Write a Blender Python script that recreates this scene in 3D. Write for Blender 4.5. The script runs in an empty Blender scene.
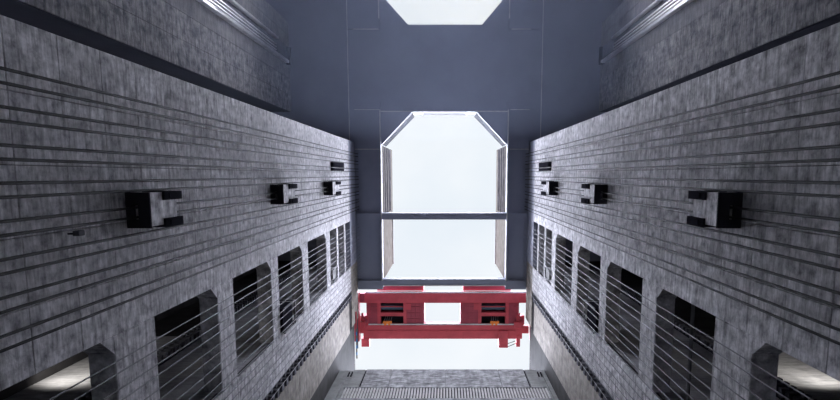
import bpy, math, random
from mathutils import Vector, Matrix
random.seed(7)
scene = bpy.context.scene
C = scene.collection

# ---------------------------------------------------------------- camera, sky, exposure
F_PX = 600.0
TILT = math.atan(85 / 600)            # looks almost straight up, leaning a little towards the crane end
cam_d = bpy.data.cameras.new('camera')
cam_d.sensor_fit = 'HORIZONTAL'
cam_d.sensor_width = 36.0
cam_d.lens = F_PX / 840 * 36.0
cam_d.shift_x = -(445 - 420) / 840
cam_d.shift_y = (260 - 200) / 840
cam_d.clip_start = 0.1
cam_d.clip_end = 2000
cam = bpy.data.objects.new('camera', cam_d)
C.objects.link(cam)
fwd = Vector((0, math.sin(TILT), math.cos(TILT)))
up = -Vector((0, math.cos(TILT), -math.sin(TILT)))
right = Vector((1, 0, 0))
cam.matrix_world = Matrix((right, up, -fwd)).transposed().to_4x4()
scene.camera = cam

world = bpy.data.worlds.new('overcast_sky')
scene.world = world
world.use_nodes = True
wn = world.node_tree
wn.nodes.clear()
w_out = wn.nodes.new('ShaderNodeOutputWorld')
w_bg = wn.nodes.new('ShaderNodeBackground')
w_tc = wn.nodes.new('ShaderNodeTexCoord')
w_no = wn.nodes.new('ShaderNodeTexNoise')
w_no.inputs['Scale'].default_value = 5.0
w_no.inputs['Detail'].default_value = 4
w_rp = wn.nodes.new('ShaderNodeValToRGB')
w_rp.color_ramp.elements[0].position = 0.3
w_rp.color_ramp.elements[0].color = (0.79, 0.86, 0.93, 1)
w_rp.color_ramp.elements[1].position = 0.7
w_rp.color_ramp.elements[1].color = (0.90, 0.94, 0.98, 1)
wn.links.new(w_tc.outputs['Generated'], w_no.inputs['Vector'])
wn.links.new(w_no.outputs['Fac'], w_rp.inputs['Fac'])
wn.links.new(w_rp.outputs['Color'], w_bg.inputs['Color'])
wn.links.new(w_bg.outputs['Background'], w_out.inputs['Surface'])
w_bg.inputs['Strength'].default_value = 1.02

# wide sun lamp added to carry the overcast sky's light, itself unseen
sun_d = bpy.data.lights.new('overcast_fill_sun', 'SUN')
sun_d.energy = 46.0
sun_d.angle = math.radians(110)
sun_d.color = (0.80, 0.83, 1.0)
sun = bpy.data.objects.new('overcast_fill_sun', sun_d)
C.objects.link(sun)
sun.rotation_euler = Vector((0, -0.12, -1)).to_track_quat('-Z', 'Y').to_euler()

vs = scene.view_settings
vs.view_transform = 'Standard'
vs.look = 'None'
vs.gamma = 1.0
vs.use_curve_mapping = False
vs.exposure = 0.0
scene.cycles.max_bounces = 8
scene.cycles.diffuse_bounces = 6

# ---------------------------------------------------------------- materials
def mat(name, base, dark=None, light=None, scale=1.0, rough=0.85, metal=0.0, bump=0.0, streak=0.0, vary=0.0, spec=0.3):
    """Procedural paint / concrete / steel: blotches, dark run-off streaks, fine grain, tone per piece."""
    m = bpy.data.materials.new(name)
    m.use_nodes = True
    n, l = m.node_tree.nodes, m.node_tree.links
    b = n['Principled BSDF']
    b.inputs['Roughness'].default_value = rough
    b.inputs['Metallic'].default_value = metal
    b.inputs['Specular IOR Level'].default_value = spec
    dark = dark or tuple(c * 0.7 for c in base)
    light = light or tuple(min(1, c * 1.2) for c in base)
    geo = n.new('ShaderNodeNewGeometry')
    no = n.new('ShaderNodeTexNoise')
    no.inputs['Scale'].default_value = scale
    no.inputs['Detail'].default_value = 7
    no.inputs['Roughness'].default_value = 0.65
    l.new(geo.outputs['Position'], no.inputs['Vector'])
    rp = n.new('ShaderNodeValToRGB')
    e = rp.color_ramp.elements
    e[0].position, e[0].color = 0.30, (*dark, 1)
    e[1].position, e[1].color = 0.72, (*light, 1)
    mid = e.new(0.5)
    mid.color = (*base, 1)
    l.new(no.outputs['Fac'], rp.inputs['Fac'])
    col = rp.outputs['Color']
    if streak:
        mp = n.new('ShaderNodeMapping')
        mp.inputs['Scale'].default_value = (1.6, 1.6, 0.30)      # water runs down the wall
        l.new(geo.outputs['Position'], mp.inputs['Vector'])
        n2 = n.new('ShaderNodeTexNoise')
        n2.inputs['Scale'].default_value = 1.3
        n2.inputs['Detail'].default_value = 6
        l.new(mp.outputs['Vector'], n2.inputs['Vector'])
        r2 = n.new('ShaderNodeMapRange')
        r2.inputs['From Min'].default_value = 0.42
        r2.inputs['From Max'].default_value = 0.68
        r2.inputs['To Min'].default_value = 1.0
        r2.inputs['To Max'].default_value = 1.0 - streak * 0.5
        l.new(n2.outputs['Fac'], r2.inputs['Value'])
        # horizontal board marks left by the formwork
        mp3 = n.new('ShaderNodeMapping')
        mp3.inputs['Scale'].default_value = (0.7, 0.7, 4.5)
        l.new(geo.outputs['Position'], mp3.inputs['Vector'])
        n3 = n.new('ShaderNodeTexNoise')
        n3.inputs['Scale'].default_value = 1.0
        n3.inputs['Detail'].default_value = 6
        n3.inputs['Roughness'].default_value = 0.7
        l.new(mp3.outputs['Vector'], n3.inputs['Vector'])
        r3 = n.new('ShaderNodeMapRange')
        r3.inputs['From Min'].default_value = 0.40
        r3.inputs['From Max'].default_value = 0.66
        r3.inputs['To Min'].default_value = 1.25
        r3.inputs['To Max'].default_value = 1.0 - streak
        l.new(n3.outputs['Fac'], r3.inputs['Value'])
        mu = n.new('ShaderNodeMath'); mu.operation = 'MULTIPLY'
        l.new(r2.outputs['Result'], mu.inputs[0]); l.new(r3.outputs['Result'], mu.inputs[1])
        mx = n.new('ShaderNodeVectorMath'); mx.operation = 'SCALE'
        l.new(col, mx.inputs[0]); l.new(mu.outputs['Value'], mx.inputs['Scale'])
        col = mx.outputs['Vector']
    if vary:
        oi = n.new('ShaderNodeObjectInfo')
        r4 = n.new('ShaderNodeMapRange')
        r4.inputs['To Min'].default_value = 1.0 - vary
        r4.inputs['To Max'].default_value = 1.0 + vary
        l.new(oi.outputs['Random'], r4.inputs['Value'])
        m4 = n.new('ShaderNodeVectorMath'); m4.operation = 'SCALE'
        l.new(col, m4.inputs[0]); l.new(r4.outputs['Result'], m4.inputs['Scale'])
        col = m4.outputs['Vector']
    l.new(col, b.inputs['Base Color'])
    if bump:
        nb = n.new('ShaderNodeTexNoise')
        nb.inputs['Scale'].default_value = 4.0
        nb.inputs['Detail'].default_value = 6
        l.new(geo.outputs['Position'], nb.inputs['Vector'])
        bp = n.new('ShaderNodeBump')
        bp.inputs['Strength'].default_value = bump
        bp.inputs['Distance'].default_value = 0.08
        l.new(nb.outputs['Fac'], bp.inputs['Height'])
        l.new(bp.outputs['Normal'], b.inputs['Normal'])
    return m

M = {}
M['concrete'] = mat('board_marked_concrete', (0.56, 0.55, 0.56), (0.17, 0.165, 0.18), (0.86, 0.85, 0.86), 2.0, 0.9, bump=0.35, streak=0.5, vary=0.10)
M['setback'] = mat('darker_setback_concrete', (0.27, 0.265, 0.275), (0.07, 0.068, 0.075), (0.40, 0.39, 0.40), 1.3, 0.95, bump=0.35, streak=0.6, vary=0.08, spec=0.1)  # darker version of the board-marked concrete for the set-back wall
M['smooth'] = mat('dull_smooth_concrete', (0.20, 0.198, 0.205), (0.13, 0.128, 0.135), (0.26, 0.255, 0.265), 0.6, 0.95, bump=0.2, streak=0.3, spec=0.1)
M['core'] = mat('concrete_core', (0.05, 0.048, 0.05), scale=0.6, rough=1.0, spec=0.0)  # shade of unlit shaft backs put into the near-black; also joint backing
M['shaft'] = mat('shaft_concrete', (0.32, 0.315, 0.325), (0.22, 0.215, 0.225), (0.40, 0.39, 0.40), 0.6, 0.9, bump=0.3, streak=0.25)
M['beige'] = mat('beige_concrete', (0.26, 0.235, 0.20), (0.15, 0.135, 0.115), (0.34, 0.31, 0.27), 1.0, 0.9, bump=0.3, streak=0.35, vary=0.08)
M['grey'] = mat('smooth_grey_concrete', (0.22, 0.225, 0.215), (0.16, 0.16, 0.155), (0.29, 0.29, 0.28), 0.5, 0.85, streak=0.12)
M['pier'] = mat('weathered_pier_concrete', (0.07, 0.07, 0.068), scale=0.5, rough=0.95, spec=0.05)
M['gate'] = mat('gate_plate', (0.36, 0.36, 0.365), (0.16, 0.16, 0.165), (0.58, 0.58, 0.59), 1.1, 0.8, streak=0.7, spec=0.1)  # reflections on the plates painted in by the strong streak tone
M['rib'] = mat('pale_rib', (0.5, 0.49, 0.47), (0.36, 0.35, 0.33), (0.6, 0.59, 0.57), 1.0, 0.8)
M['deck'] = mat('haze_tinted_deck_paint', (0.235, 0.25, 0.325), (0.20, 0.21, 0.275), (0.27, 0.285, 0.365), 0.15, 0.6)  # blue-grey steel paint, with the haze glow under the roof put into its colour
M['flange'] = mat('pale_flange_edge', (0.6, 0.59, 0.58), scale=0.6, rough=0.7)
M['pale_steel'] = mat('pale_steel_rope', (0.18, 0.18, 0.19), (0.12, 0.12, 0.13), (0.24, 0.24, 0.25), 2.0, 0.6, spec=0.2)  # paler steel for cables crossing the openings and for cage rails
M['rope'] = mat('wire_rope', (0.008, 0.008, 0.009), (0.005, 0.005, 0.006), (0.016, 0.016, 0.018), 2.0, 0.7, spec=0.1)
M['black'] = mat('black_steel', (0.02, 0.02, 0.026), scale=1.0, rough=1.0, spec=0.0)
M['rail'] = mat('bright_rail_steel', (0.62, 0.63, 0.66), (0.35, 0.35, 0.37), (0.78, 0.78, 0.80), 0.4, 0.35, metal=0.5)
M['rack'] = mat('oily_rack_steel', (0.07, 0.07, 0.085), (0.03, 0.03, 0.035), (0.13, 0.13, 0.15), 1.5, 0.8, spec=0.1)
M['red'] = mat('red_crane_paint', (0.50, 0.065, 0.085), (0.40, 0.055, 0.07), (0.60, 0.085, 0.105), 0.5, 0.6)
M['darkred'] = mat('deep_red_crane_paint', (0.32, 0.05, 0.075), (0.24, 0.04, 0.06), (0.39, 0.065, 0.09), 0.5, 0.65)
M['orange'] = mat('orange_hook_paint', (0.85, 0.22, 0.03), scale=2, rough=0.5)
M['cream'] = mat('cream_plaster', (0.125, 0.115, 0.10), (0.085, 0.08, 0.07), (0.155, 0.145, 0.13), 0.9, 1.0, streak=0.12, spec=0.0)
M['white'] = mat('white_railing_paint', (0.17, 0.175, 0.18), scale=1.0, rough=0.9, spec=0.05)
M['glass'] = mat('blue_grey_glass', (0.10, 0.17, 0.24), scale=0.7, rough=0.15, spec=0.6)
M['blue'] = mat('blue_paint', (0.03, 0.22, 0.55), scale=2.0, rough=0.5)
M['water'] = mat('murky_water', (0.26, 0.27, 0.28), scale=0.3, rough=0.2)

# ---------------------------------------------------------------- mesh helpers
BOXF = [(0, 3, 2, 1), (4, 5, 6, 7), (0, 1, 5, 4), (1, 2, 6, 5), (2, 3, 7, 6), (3, 0, 4, 7)]

class MB:
    """Collects solids that belong to one part."""
    def __init__(self):
        self.v, self.f = [], []
    def box(self, x0, x1, y0, y1, z0, z1):
        x0, x1 = sorted((x0, x1)); y0, y1 = sorted((y0, y1)); z0, z1 = sorted((z0, z1))
        k = len(self.v)
        self.v += [(x0, y0, z0), (x1, y0, z0), (x1, y1, z0), (x0, y1, z0), (x0, y0, z1), (x1, y0, z1), (x1, y1, z1), (x0, y1, z1)]
        self.f += [tuple(k + i for i in q) for q in BOXF]
        return self
    def prism(self, pts, z0, z1):
        """Outline in x, y (any winding) pulled up from z0 to z1."""
        a = sum(pts[i][0] * pts[(i + 1) % len(pts)][1] - pts[(i + 1) % len(pts)][0] * pts[i][1] for i in range(len(pts)))
        if a < 0:
            pts = pts[::-1]
        k, n = len(self.v), len(pts)
        self.v += [(x, y, z0) for x, y in pts] + [(x, y, z1) for x, y in pts]
        self.f += [tuple(k + i for i in range(n))[::-1], tuple(k + n + i for i in range(n))]
        self.f += [(k + i, k + (i + 1) % n, k + n + (i + 1) % n, k + n + i) for i in range(n)]
        return self
    def prism_x(self, pts, x0, x1):
        """Outline in y, z pushed along x."""
        x0, x1 = sorted((x0, x1))
        a = sum(pts[i][0] * pts[(i + 1) % len(pts)][1] - pts[(i + 1) % len(pts)][0] * pts[i][1] for i in range(len(pts)))
        if a < 0:
            pts = pts[::-1]
        k, n = len(self.v), len(pts)
        self.v += [(x0, y, z) for y, z in pts] + [(x1, y, z) for y, z in pts]
        self.f += [tuple(k + i for i in range(n))[::-1], tuple(k + n + i for i in range(n))]
        self.f += [(k + i, k + (i + 1) % n, k + n + (i + 1) % n, k + n + i) for i in range(n)]
        return self
    def tube(self, p, q, r, n=8):
        p, q = Vector(p), Vector(q)
        d = (q - p).normalized()
        a = d.orthogonal().normalized()
        b = d.cross(a)
        k = len(self.v)
        for c in (p, q):
            for i in range(n):
                t = 2 * math.pi * i / n
                self.v.append(tuple(c + a * (r * math.cos(t)) + b * (r * math.sin(t))))
        self.f += [(k + i, k + (i + 1) % n, k + n + (i + 1) % n, k + n + i) for i in range(n)]
        self.f += [tuple(k + i for i in range(n))[::-1], tuple(k + n + i for i in range(n))]
        return self
    def build(self, name, m, parent=None, bevel=0.0):
        me = bpy.data.meshes.new(name)
        me.from_pydata(self.v, [], self.f)
        me.update()
        o = bpy.data.objects.new(name, me)
        me.materials.append(m)
        C.objects.link(o)
        if parent:
            o.parent = parent
            o.matrix_parent_inverse = Matrix.Translation(-parent.location)
        if bevel:
            bv = o.modifiers.new('bevel', 'BEVEL')
            bv.width = bevel
            bv.segments = 1
        return o

def empty(name, loc=(0, 0, 0)):
    o = bpy.data.objects.new(name, None)
    o.location = loc
    o.empty_display_size = 0.5
    C.objects.link(o)
    return o

def tag(o, label=None, cat=None, group=None, kind=None):
    if label: o['label'] = label
    if cat: o['category'] = cat
    if group: o['group'] = group
    if kind: o['kind'] = kind
    return o

def box(name, m, parent, *d, bevel=0.0):
    return MB().box(*d).build(name, m, parent, bevel)

FLOOR = -2.0
TOP = 88.0                       # underside of the roof deck
LIFT = 2.575                     # height of one concrete pour
SIDES = {'left': (-1, 13.0), 'right': (1, 12.1)}
BEAMS = [(2.6, 5.2), (12.9, 15.5), (22.9, 26.3), (33.7, 36.3), (44.3, 46.3), (54.2, 56.6), (65.3, 67.6), (71.7, 72.8), (77.1, 78.2)]

# ---------------------------------------------------------------- setting: floor and the two tower walls
fl = box('floor', M['water'], None, -30, 30, -62, 34, FLOOR - 0.5, FLOOR)
tag(fl, 'murky water surface between the concrete towers', kind='structure')

def panel_mesh(w, h, key, cache={}):
    """A cast panel lying in the y-z plane with chamfered rim, front towards +x; shared by all alike panels."""
    if key in cache:
        return cache[key]
    c, t = 0.02, 0.10
    v = []
    for d, x in ((0, 0), (0, t - c), (c, t)):
        v += [(x, -w / 2 + d, -h / 2 + d), (x, w / 2 - d, -h / 2 + d), (x, w / 2 - d, h / 2 - d), (x, -w / 2 + d, h / 2 - d)]
    f = [(3, 2, 1, 0), (8, 9, 10, 11)]
    for a in (0, 4):
        f += [(a + i, a + (i + 1) % 4, a + 4 + (i + 1) % 4, a + 4 + i) for i in range(4)]
    me = bpy.data.meshes.new('concrete_panel')
    me.from_pydata(v, [], f)
    me.update()
    me.materials.append(M[key[2]])
    cache[key] = me
    return me

def panel_grid(parent, s, X, ys, zs, m, gap=0.022):
    """Panels on the plane x = X facing the middle; ys, zs are the joint lines."""
    for a, b in zip(ys, ys[1:]):
        for c, d in zip(zs, zs[1:]):
            w, h = b - a - gap, d - c - gap
            o = bpy.data.objects.new('concrete_panel', panel_mesh(w, h, (round(w, 3), round(h, 3), m)))
            C.objects.link(o)
            o.parent = parent
            o.location = (X + s * (0.10 + random.uniform(-0.003, 0.006)), (a + b) / 2, (c + d) / 2)
            o.rotation_euler = (0, 0, 0 if s < 0 else math.pi)

def steps(a, b, n):
    return [a + (b - a) * i / n for i in range(n + 1)]

for side, (s, D) in SIDES.items():
    X = s * D
    # solid body: hoist wall, lintel side, jamb side, back of the counterweight shaft
    body = MB()
    body.box(X + s * 0.10, s * 26, -4.66, 6.28, FLOOR, 82)
    body.box(X + s * 0.10, s * 26, 12.62, 15.9, FLOOR, TOP)
    body.box(X + s * 0.55, s * 26, 15.9, 16.95, FLOOR, TOP)
    body.box(X + s * 0.10, s * 26, 16.95, 21.4, FLOOR, TOP)
    body.box(s * 25, s * 26, 6.28, 12.62, FLOOR, TOP)
    body.box(X + s * 0.15, s * 26, -4.66, 6.28, 82, TOP)
    wall = body.build('wall_' + side, M['core'])
    tag(wall, 'tall board-marked concrete tower wall on the %s with a column of openings' % side, kind='structure')
    zs = steps(FLOOR, 82, 33)
    panel_grid(wall, s, X, [-4.66, -2.5, -0.3, 1.9, 4.1, 6.28], zs, 'concrete')
    panel_grid(wall, s, X, [12.62, 14.25, 15.9], zs, 'concrete')
    panel_grid(wall, s, X, [12.62, 15.9, 18.6, 21.2], [82, 85, 88], 'beige')
    panel_grid(wall, s, X - s * 0.12, [16.95, 18.4, 19.85, 21.3], steps(FLOOR, 79, 32), 'beige')
    # jamb face of the openings, smooth
    box('jamb', M['shaft'], wall, X + s * 0.35, s * 19.2, 12.60, 12.66, FLOOR, 82)
    box('jamb', M['shaft'], wall, s * 19.2, s * 25, 12.60, 12.66, 26, 46)  # lit stretch made pale; the dark core around it paints the shade
    for z0, z1 in BEAMS:
        b = box('coupling_beam', M['concrete'], wall, X + s * 0.02, X + s * 1.1, 6.28, 12.62, z0, z1, bevel=0.05)
        if z1 - z0 > 1.5:
            MB().prism_x([(6.28, z0), (7.0, z0), (6.28, z0 - 0.9)], X + s * 0.02, X + s * 1.1).build('haunch', M['concrete'], b)
    box('head_girder', M['deck'], wall, X + s * 0.05, X + s * 1.2, -4.66, 12.62, 82.2, TOP - 0.1)

    # second, set-back wall further along
    X2 = s * 22.0
    rb = MB()
    rb.box(X2 + s * 0.1, s * 27, -21.2, -8.95, FLOOR, TOP)
    rb.box(s * 27, s * 28, -62, -4.7, FLOOR, TOP)
    rear = rb.build('wall_%s_rear' % side, M['core'])
    tag(rear, 'set-back concrete wall on the upper %s behind the dark gap' % side, kind='structure')
    box('gap_shade_strip', M['black'], rear, s * 22.05, s * 26.9, -8.95, -8.85, FLOOR, TOP - 0.7)  # black strip paints in the shade of the gap between the walls
    zr = steps(FLOOR, TOP, 24)
    panel_grid(rear, s, X2, [-13.5, -11.2, -8.95], zr, 'setback')
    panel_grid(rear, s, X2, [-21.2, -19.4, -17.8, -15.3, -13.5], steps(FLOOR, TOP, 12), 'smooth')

# ---------------------------------------------------------------- roof deck
ceil = MB()
HX = 9.2
outer = 30
def deck_with_holes():
    z0, z1 = TOP, TOP + 0.8
    ceil.box(-outer, -HX, -62, 16.6, z0, z1)
    ceil.box(HX - 0.25, outer, -62, 16.6, z0, z1)
    ceil.box(-HX, HX - 0.25, -20.9, -8.95, z0, z1)          # slab between the two openings
    ceil.box(-HX, HX - 0.25, -62, -33, z0, z1)
deck_with_holes()
ceiling = ceil.build('ceiling', M['deck'])
tag(ceiling, 'dark blue-grey roof deck with two large openings to the sky', kind='structure')
HR = HX - 0.25
for pts in ([(-HX, -8.95), (-4.7, -8.95), (-HX, -4.3)], [(HR, -8.95), (4.5, -8.95), (HR, -4.3)],
            [(-HX, -20.9), (-5.2, -20.9), (-HX, -25.2)], [(HR, -20.9), (5.2, -20.9), (HR, -25.2)]):
    MB().prism(pts, TOP + 0.02, TOP + 0.8).build('corner_plate', M['deck'], ceiling)
for y0, y1 in ((-21.6, -20.2), (-10.3, -9.2), (-5.2, -3.7), (5.5, 6.5), (15.5, 16.8)):
    for s, xo in ((-1, 12.9), (1, 12.0)):
        box('cross_girder', M['deck'], ceiling, s * (xo + (1.3 if y0 < -5.3 else 0)), s * HX if s < 0 else HR, y0, y1, TOP - 0.5, TOP - 0.01)
for y0, y1 in ((5.5, 6.45), (15.3, 16.25)):
    box('cross_beam', M['deck'], ceiling, -HX, HR, y0, y1, TOP - 0.3, TOP + 1.0)
box('edge_angle', M['flange'], ceiling, -HX, HR, 16.17, 16.31, TOP - 0.42, TOP - 0.3)
box('edge_angle', M['flange'], ceiling, -HX, HR, -9.08, -8.93, TOP - 0.25, TOP)
for s, x in ((-1, HX), (1, HR)):
    box('edge_angle', M['flange'], ceiling, s * x, s * (x + 0.14), -9.2, 15.5, TOP - 0.62, TOP - 0.52)
    box('edge_angle', M['flange'], ceiling, s * x, s * (x + 0.14), -62, -21.6, TOP - 0.2, TOP)
    box('girder_web', M['deck'], ceiling, s * (x + 0.02), s * (x + 0.3), -9.2, 16.5, TOP - 0.52, TOP - 0.01)
    box('longitudinal_girder', M['deck'], ceiling, s * 13.7, s * 14.3, -60, -4.8, TOP - 0.6, TOP - 0.01)

for s, xo in ((-1, 12.9), (1, 12.0)):
    box('edge_angle', M['flange'], ceiling, s * 13.62, s * 13.7, -60, -4.8, TOP - 0.62, TOP - 0.52)
    for y in (-20.15, -9.2, -3.65):
        box('edge_angle', M['flange'], ceiling, s * xo, s * 9.3, y - 0.06, y + 0.03, TOP - 0.6, TOP - 0.5)

# low walls of the machine hall rising above the main opening
for side, s, x in (('left', -1, HX), ('right', 1, HR)):
    up_w = MB().box(s * (x + 0.02), s * (x + 0.5), 6.6, 15.6, TOP + 0.8, 105).box(s * (x + 0.02), s * (x + 0.5), -4.3, 6.6, TOP + 0.8, 90).box(s * (x + 0.02), s * (x + 0.5), -4.3, 6.6, 103, 106)
    up_w = up_w.build('wall_%s_upper' % side, M['cream'])
    tag(up_w, 'pale plastered machine hall wall above the %s edge of the sky opening' % side, kind='structure')
    for z in (93, 96.6, 100):
        box('window_bar', M['black'], up_w, s * (x + 0.1), s * (x + 0.4), -4.3, 6.6, z, z + 0.8)
    for z in (91.6, 94.8, 98.4):
        box('window_band', M['cream'], up_w, s * (x + 0.05), s * (x + 0.4), -4.3, 6.6, z, z + 0.9)
    box('end_post', M['cream'], up_w, s * (x + 0.02), s * (x + 0.5), 6.0, 6.6, 90, 103)
    box('coping', M['grey'], up_w, s * (x - 0.12), s * (x + 0.6), 6.6, 15.6, 105, 105.5)

# ---------------------------------------------------------------- end wall below the crane
ew = box('wall_end', M['grey'], None, -13.2, 12.4, 24.3, 26.0, FLOOR, 72.6)
tag(ew, 'grey end wall with a framed plate and ribs under the crane', kind='structure')
for a, b in ((-9.75, -6.6), (-6.55, -0.02), (0.02, 6.55), (6.6, 9.75)):
    box('face_plate', M['gate'], ew, a, b, 24.12, 24.3, 66.2, 72.55, bevel=0.03)
for s in (-1, 1):
    box('side_plate', M['grey'], ew, s * 9.95, s * 11.3, 24.14, 24.3, 66.2, 72.5, bevel=0.03)
    box('joint_strip', M['black'], ew, s * 9.78, s * 9.92, 24.22, 24.3, 66.0, 72.5)
    for k in range(3):
        box('bracket', M['black'], ew, s * (11.4 + 0.35 * k), s * (11.5 + 0.35 * k), 24.1, 24.3, 70.2, 71.6)
    box('pilaster', M['grey'], ew, s * 11.9, s * 12.3, 24.05, 24.3, 20, 72.0)
box('ledge', M['gate'], ew, -11.6, 11.6, 24.02, 24.3, 65.8, 66.0)
box('ledge', M['gate'], ew, -11.6, 11.6, 24.0, 24.3, 61.9, 62.4)
box('rib_backing', M['black'], ew, -11.5, 11.5, 24.24, 24.31, 62.4, 65.8)
ribs = MB()
for i in range(70):
    x = -11.4 + i * 0.33
    ribs.box(x, x + 0.2, 24.06, 24.3, 62.4, 65.8)
tag(ribs.build('rib_row', M['rib'], ew), kind='stuff')
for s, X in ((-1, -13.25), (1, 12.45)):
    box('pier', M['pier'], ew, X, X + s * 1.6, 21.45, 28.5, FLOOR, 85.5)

# far closing wall of the long chamber, behind the camera's view
fw = box('wall_far', M['core'], None, -28, 28, -62, -61, FLOOR, TOP)
tag(fw, 'concrete wall closing the far end of the chamber', kind='structure')

# ---------------------------------------------------------------- hoisting cables
ORD = ['first', 'second', 'third', 'fourth', 'fifth', 'sixth', 'seventh', 'eighth', 'ninth', 'tenth', 'eleventh', 'twelfth', 'thirteenth',
       'fourteenth', 'fifteenth', 'sixteenth', 'seventeenth', 'eighteenth']
wall_y = []
for k in range(8):
    wall_y += [-3.0 + k * 1.078, -2.6 + k * 1.078]
open_y = [7.0 + k * 0.56 + (0.0 if k % 2 else 0.08) for k in range(17)]
for side, (s, D) in SIDES.items():
    for ys, where, r in ((wall_y, 'before the blank %s wall', 0.052), (open_y, 'crossing the %s wall openings', 0.028)):
        for i, y in enumerate(ys):
            x = s * (D - 0.42)
            o = MB().tube((x, y, FLOOR), (x, y, TOP), r, 8).build('hoisting_cable', M['rope'] if ys is wall_y else M['pale_steel'])
            tag(o, 'dark steel cable ' + where % side + ', %s from the top' % ORD[i], 'cable', 'hoisting cables on the %s tower' % side)

# ---------------------------------------------------------------- things on the tower walls
HGT = ['nearest and largest', 'middle', 'highest and smallest']
for side, (s, D) in SIDES.items():
    X = s * D
    for i, (z, h) in enumerate(((24.6, 2.4), (45.0, 3.4), (64.8, 4.0))):
        t = empty('guide_bracket', (X, 1.5, z))
        tag(t, '%s black and grey guide bracket jutting from the %s wall' % (HGT[i], side), 'bracket', 'guide brackets on the %s wall' % side)
        p = 0.95
        # the cables run through a slot between the back and the front block
        cb = MB().box(X, X - s * 0.34, 0.72, 2.1, z, z + h).box(X - s * 0.5, X - s * p, 0.72, 2.1, z, z + h)
        for y0, y1 in ((0.72, 1.22), (1.80, 2.1)):
            cb.box(X - s * 0.34, X - s * 0.5, y0, y1, z + 0.02, z + h - 0.02)
        cb.build('corbel', M['concrete'], t)
        bp = MB().box(X, X - s * 0.34, 0.70, 2.16, z - 0.12, z).box(X - s * 0.5, X - s * (p + 0.02), 0.70, 2.16, z - 0.12, z)  # black sheet puts the shade under the corbel into colour
        for y0, y1 in ((0.70, 1.22), (1.80, 2.16)):
            bp.box(X - s * 0.34, X - s * 0.5, y0, y1, z - 0.12, z)
        bp.build('underside_shade_plate', M['black'], t)
        for y0, y1 in ((0.70, 1.06), (1.84, 2.22)):
            a = box('clamp', M['black'], t, X - s * 0.1, X - s * (p + 0.12), y0, y1, z + h * 0.45, z + h * 1.15)
            box('clamp_plate', M['black'], a, X - s * (p + 0.12), X - s * (p + 0.18), y0 + 0.08, y1 - 0.08, z + h * 0.6, z + h)
    t = empty('junction_box', (X, -1, 69))
    tag(t, 'black junction box high on the %s wall above the brackets' % side, 'box')
    box('housing', M['black'], t, X, X - s * 0.3, -1.5, -0.5, 69, 76.5, bevel=0.03)
    box('cover', M['black'], t, X - s * 0.3, X - s * 0.34, -1.42, -0.58, 69.3, 76.2)

    # toothed safety column in the slot beside the pale strip, and one deep in the shaft
    t = empty('toothed_column', (X, 16.45, FLOOR))
    tag(t, 'long dark toothed column in the slot of the %s wall beside the beige strip' % side, 'column')
    box('back_plate', M['black'], t, X + s * 0.40, X + s * 0.55, 15.92, 16.93, FLOOR, 82)
    tm = MB()
    z = 5.0
    while z < 81:
        tm.box(X + s * 0.40, X - s * 0.2, 16.3, 16.9, z, z + 0.6)
        tm.box(X + s * 0.40, X + s * 0.05, 15.95, 16.3, z + 0.5, z + 1.0)
        z += 1.3
    tag(tm.build('tooth_row', M['rack'], t), kind='stuff')
    t = empty('toothed_rack', (s * 19.3, 12.2, FLOOR))
    tag(t, 'glossy toothed rack inside the dark shaft behind the %s openings' % side, 'rack')
    box('rack_rail', M['black'], t, s * 19.0, s * 19.9, 12.35, 12.6, FLOOR, 82)
    tm = MB()
    z = 5.0
    while z < 80:
        tm.box(s * 18.9, s * 19.3, 11.9, 12.4, z, z + 0.35)
        tm.box(s * 19.5, s * 19.9, 11.9, 12.4, z + 0.3, z + 0.65)
        z += 0.7
    tag(tm.build('tooth_row', M['rack'], t), kind='stuff')

    # equipment cage standing on a beam in the fourth opening
    for k, (zb, y0, y1, h, w) in enumerate(((46.3, 10.4, 12.5, 3.2, 1.6), (67.6, 10.6, 12.0, 2.2, 1.0))):
        t = empty('equipment_cage', (X, (y0 + y1) / 2, zb))
        tag(t, 'dark %s cage standing on a beam in the %s openings' % (('large framed', 'small pale')[k], side), 'cage')
        cm = M['black'] if k == 0 else M['grey']
        xa, xb = X - s * 0.35, X + s * w
        box('box_body', cm, t, xa + s * 0.15, xb, y0 + 0.1, y1 - 0.1, zb, zb + h * 0.9)
        for yy in (y0, y1 - 0.1):
            for xx in (xa, xb - s * 0.1):
                box('post', M['pale_steel'], t, xx, xx + s * 0.1, yy, yy + 0.1, zb, zb + h)
        for yy in (y0, y1 - 0.1):
            box('top_rail', M['pale_steel'], t, xa, xb, yy, yy + 0.1, zb + h, zb + h + 0.1)
        box('top_rail', M['pale_steel'], t, xa, xa + s * 0.1, y0, y1, zb + h + 0.1, zb + h + 0.2)

    # lit rail bundle on the set-back wall
    X2 = s * 22.0
    t = empty('guide_rail', (X2, -16.5, FLOOR))
    tag(t, 'bundle of bright vertical guide rails on the upper %s set-back wall' % side, 'rail')
    box('mount', M['rack'], t, X2, X2 - s * 0.25, -17.5, -15.5, FLOOR, 86)
    for y, w, d in ((-15.5, 0.34, 0.7), (-16.0, 0.12, 0.4), (-16.35, 0.12, 0.4), (-16.7, 0.12, 0.4), (-17.5, 0.22, 0.7)):
        box('rail_bar', M['rail'], t, X2 - s * 0.2, X2 - s * d, y, y + w, FLOOR, 85 if w > .3 else 80)
    box('end_cap', M['black'], t, X2, X2 - s * 0.6, -17.5, -15.2, 86, 86.6)

    # shaft lamp that lights the inside of the lowest opening
    t = empty('shaft_lamp', (s * 23.5, 9.6, 34.0))
    tag(t, 'work lamp inside the shaft behind the lowest %s opening' % side, 'lamp')
    box('lamp_housing', M['black'], t, s * 23.2, s * 23.8, 9.2, 10.0, 33.7, 34.3)
    ld = bpy.data.lights.new('lamp_light', 'SPOT')
    ld.energy = 900
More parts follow.
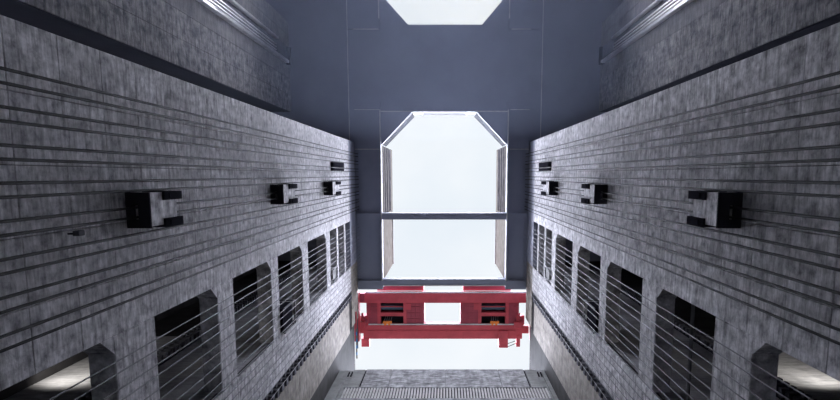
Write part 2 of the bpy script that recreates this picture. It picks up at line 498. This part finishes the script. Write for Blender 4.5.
    ld.color = (1.0, 0.97, 0.9)
    ld.spot_size = 2.4
    ld.spot_blend = 1.0
    ld.shadow_soft_size = 0.3
    lo = bpy.data.objects.new('lamp_light', ld)
    C.objects.link(lo)
    lo.parent = t
    lo.location = (0, 0.6, 0.5)
    lo.rotation_euler = Vector((-s * 0.5, 2.4, 3.4)).to_track_quat('-Z', 'Y').to_euler()

    t = empty('conduit_bundle', (X, 7, 16.4))
    tag(t, 'three thin pipes crossing the lowest opening of the %s wall' % side, 'pipe')
    for k in range(3):
        z = 16.2 + 0.28 * k
        MB().tube((X + s * 1.2, 6.28, z), (X + s * 1.2, 12.62, z), 0.07).build('conduit', M['rack'], t)
    for y in (7.2, 9.5):
        box('clip', M['rail'], t, X + s * 1.1, X + s * 1.3, y, y + 0.12, 16.1, 16.9)

t = MB().tube((13.6, 6.4, 32.2), (13.6, 12.6, 32.2), 0.11).build('white_pipe', M['white'])
tag(t, 'white pipe spanning the large right opening beside the toothed rack', 'pipe')
t = empty('wall_lamp', (-13, 2.0, 20.5))
tag(t, 'small dark lamp fixed low on the left wall between cables', 'lamp')
box('lamp_arm', M['black'], t, -12.95, -12.7, 1.97, 2.03, 20.5, 20.56)
box('lamp_head', M['rack'], t, -12.78, -12.55, 1.9, 2.08, 20.5, 20.85, bevel=0.02)

# ---------------------------------------------------------------- railings round the main opening
def railing(p, q, label, h=4.6, n=22):
    p, q = Vector(p), Vector(q)
    z = TOP + 0.8
    t = empty('roof_railing', (p.x, p.y, z))
    tag(t, label, 'railing')
    for k in range(n + 1):
        c = p.lerp(q, k / n)
        MB().tube((c.x, c.y, z), (c.x, c.y, z + h), 0.06, 6).build('baluster', M['white'], t)
    for k in range(4):
        zz = z + h * (k + 1) / 4
        MB().tube((p.x, p.y, zz), (q.x, q.y, zz), 0.09 if k < 3 else 0.16, 6).build('handrail', M['white'], t)
    d = (q - p).normalized()
    nrm = Vector((-d.y, d.x, 0)) * 0.1
    if nrm.y > 0:
        nrm = -nrm
    nrm *= 1
    MB().prism([(p.x, p.y), (q.x, q.y), (q.x + nrm.x, q.y + nrm.y), (p.x + nrm.x, p.y + nrm.y)], z, z + h * 0.45).build('kick_panel', M['white'], t)
    return t
railing((-9.15, -4.4, 0), (-4.75, -8.85, 0), 'white railing along the upper left chamfered corner of the sky opening')
railing((8.9, -4.4, 0), (4.55, -8.85, 0), 'white railing along the upper right chamfered corner of the sky opening')
t = empty('roof_parapet', (0, -9, TOP + 0.8))
tag(t, 'pale parapet with blue panes at the upper edge of the sky opening', 'parapet')
box('parapet_wall', M['white'], t, -3.3, 3.1, -9.2, -9.0, TOP + 0.8, TOP + 4.6)
for a, b in ((-4.7, -3.3), (3.1, 4.5)):
    box('pane', M['glass'], t, a, b, -9.2, -9.0, TOP + 0.8, TOP + 4.2)
for x in (-3.3, -1.2, 1.0, 3.05):
    box('mullion', M['grey'], t, x, x + 0.1, -9.0, -8.92, TOP + 0.8, TOP + 4.6)
box('top_bar', M['grey'], t, -4.7, 4.5, -9.15, -8.95, TOP + 4.6, TOP + 4.8)

# ---------------------------------------------------------------- red gantry crane
ZC = 90.0
cr = empty('gantry_crane', (0, 21, TOP))
tag(cr, 'red gantry crane spanning between the tower tops over the open end', 'crane')
box('main_girder', M['red'], cr, -13.3, 12.6, 17.9, 19.4, ZC, ZC + 2.2, bevel=0.04)
box('girder_flange', M['flange'], cr, -12.2, 12.5, 17.7, 17.9, ZC + 0.1, ZC + 0.25)
box('girder_end', M['darkred'], cr, -13.4, -12.3, 17.9, 19.2, ZC - 0.15, ZC, bevel=0.03)
box('main_girder', M['red'], cr, -12.6, 11.9, 22.9, 25.05, ZC, ZC + 2.2, bevel=0.04)
box('girder_flange', M['flange'], cr, -11.9, 10.9, 22.7, 22.9, ZC + 0.1, ZC + 0.22)
box('girder_flange', M['red'], cr, -11.9, 10.9, 23.7, 23.78, ZC - 0.1, ZC)
for s, x in ((-1, -12.4), (1, 11.6)):
    box('end_truck', M['red'], cr, x - 0.6, x + 0.6, 21.4, 22.9, ZC, ZC + 1.6, bevel=0.05)
    box('end_truck', M['red'], cr, x - 1.0 * s * s, x + 0.2, 22.3, 23.3, ZC - 0.4, ZC + 0.8, bevel=0.05)
    box('end_stub', M['red'], cr, x + s * 0.2, x + s * 1.3, 23.0, 24.2, ZC, ZC + 1.2, bevel=0.05)
    for k in range(3):
        MB().tube((x - 0.4 + 0.3 * k, 21.2 + 0.5 * k, ZC - 0.1), (x - 0.1 + 0.3 * k, 21.2 + 0.5 * k, ZC - 0.1), 0.28, 12).build('wheel', M['darkred'], cr)
box('leg', M['red'], cr, -12.9, -11.7, 25.0, 26.3, ZC - 0.1, ZC + 1.4, bevel=0.05)
box('leg', M['red'], cr, 8.3, 9.7, 23.7, 26.4, ZC - 0.3, ZC + 1.4, bevel=0.05)
box('leg', M['red'], cr, 11.0, 11.6, 24.6, 26.3, ZC - 0.1, ZC + 1.2, bevel=0.05)
for a, b in ((25.8, 25.3), (26.3, 25.7)):
    MB().tube((9.7, a, ZC), (11.1, b, ZC), 0.05).build('brace', M['black'], cr)
for s in (-1, 1):
    box('girder_rail', M['rack'], cr, s * 13.3 - 0.15, s * 13.3 + 0.15, 16.9, 26, TOP, TOP + 0.3)
    box('sill_beam', M['red'], cr, s * 13.35 - 0.35, s * 13.35 + 0.35, 17.5, 25, TOP + 0.3, ZC)

for s, side, xa, xb in ((-1, 'left', -12.1, -3.2), (1, 'right', 2.4, 11.4)):
    t = empty('winch_trolley', ((xa + xb) / 2, 21, ZC))
    tag(t, 'dark red winch trolley with orange hook on the %s half of the crane' % side, 'trolley')
    z0, z1 = ZC + 0.3, ZC + 3.0
    # frame round the two dark bays
    o = -1 if s < 0 else 1
    bx0, bx1 = (-9.9, -6.4) if s < 0 else (5.6, 9.3)
    for a, b in ((xa, bx0 - 0.5), (bx1 + 0.5, xb)):
        n = max(1, round((b - a) / 0.75))
        for k in range(n):
            for y0, y1 in ((19.1, 20.0), (20.03, 21.0), (21.03, 21.9), (21.93, 22.9)):
                w = (b - a) / n
                box('deck_plate', M['darkred'], t, a + w * k + 0.02, a + w * (k + 1) - 0.02, y0, y1, z0, z0 + 0.25)
        box('deck_back', M['darkred'], t, a, b, 19.1, 22.9, z0 + 0.25, z1)
    box('frame_post', M['red'], t, bx0 - 0.5, bx0, 19.1, 22.9, z0 - 0.15, z1)
    box('frame_post', M['red'], t, bx1, bx1 + 0.5, 19.1, 22.9, z0 - 0.15, z1)
    box('frame_bar', M['red'], t, bx0, bx1, 20.95, 21.5, z0 - 0.1, z1)
    box('frame_bar', M['red'], t, bx0, bx1, 20.0, 20.12, z0, z0 + 0.4)
    box('winch_bay', M['black'], t, bx0, bx1, 19.1, 22.9, z0 + 1.2, z1 + 0.2)
    MB().tube((bx0, 20.3, z0 + 1.0), (bx1, 20.3, z0 + 1.0), 0.5, 14).build('drum', M['glass'], t)
    lug = bx1 + 0.5 if s < 0 else bx0 - 0.5
    box('lug', M['red'], t, lug, lug + (0.7 if s < 0 else -0.7), 19.5, 20.5, z0 - 0.1, z0 + 0.8)
    hxa, hxb = (-10.6, -3.6) if s < 0 else (3.1, 10.3)
    top = box('upper_housing', M['darkred'], t, hxa, hxb, 16.95, 17.9, ZC + 2.4, ZC + 6.0)
    box('housing_sill', M['flange'], top, hxa, hxb, 17.0, 17.12, ZC + 2.3, ZC + 2.45)
    box('housing_end', M['red'], top, hxb if s < 0 else hxa, (hxb + 0.25) if s < 0 else (hxa - 0.25), 17.0, 17.9, ZC + 2.3, ZC + 6)
    hx = -8.8 if s < 0 else 7.6
    hb = MB().box(hx - 0.65, hx + 0.65, 22.15, 22.5, ZC - 0.6, ZC - 0.2).box(hx - 0.5, hx - 0.2, 22.5, 22.75, ZC - 0.65, ZC - 0.25).box(hx + 0.1, hx + 0.4, 22.5, 22.75, ZC - 0.65, ZC - 0.25)
    h = hb.build('hook_block', M['orange'], t)
    for k in range(4):
        xx = hx - 0.5 + k * 0.33
        MB().tube((xx, 22.2, ZC - 0.3), (xx + 0.15, 21.5, ZC + 1.2), 0.045, 6).build('hook_rope', M['white'], h)

# striped marker tube along the left tower edge
t = empty('marker_pole', (-13.0, 22.5, 85))
tag(t, 'thin red and white pole with blue bands beside the left end of the crane', 'pole')
ms = [M['red'], M['white'], M['blue'], M['white']]
for k in range(14):
    y = 19.6 + k * 0.5
    MB().tube((-12.9, y, 85), (-12.9, y + 0.5, 85), 0.10, 8).build('band', M['red'] if k < 5 else (M['white'] if k % 2 else M['blue']), t)

# ---------------------------------------------------------------- damp haze hanging in the chamber
hz = box('haze', M['water'], None, -21.3, 21.3, -60.9, -4.9, FLOOR + 0.1, TOP - 0.7)
hm = bpy.data.materials.new('damp_haze')
hm.use_nodes = True
hn = hm.node_tree
hn.nodes.clear()
ho = hn.nodes.new('ShaderNodeOutputMaterial')
hv = hn.nodes.new('ShaderNodeVolumeScatter')
hv.inputs['Color'].default_value = (0.62, 0.72, 1.0, 1)
hv.inputs['Density'].default_value = 0.0036
hv.inputs['Anisotropy'].default_value = 0.0
hn.links.new(hv.outputs['Volume'], ho.inputs['Volume'])
hz.data.materials.clear()
hz.data.materials.append(hm)
tag(hz, 'thin bluish haze filling the chamber under the roof', 'haze', kind='stuff')
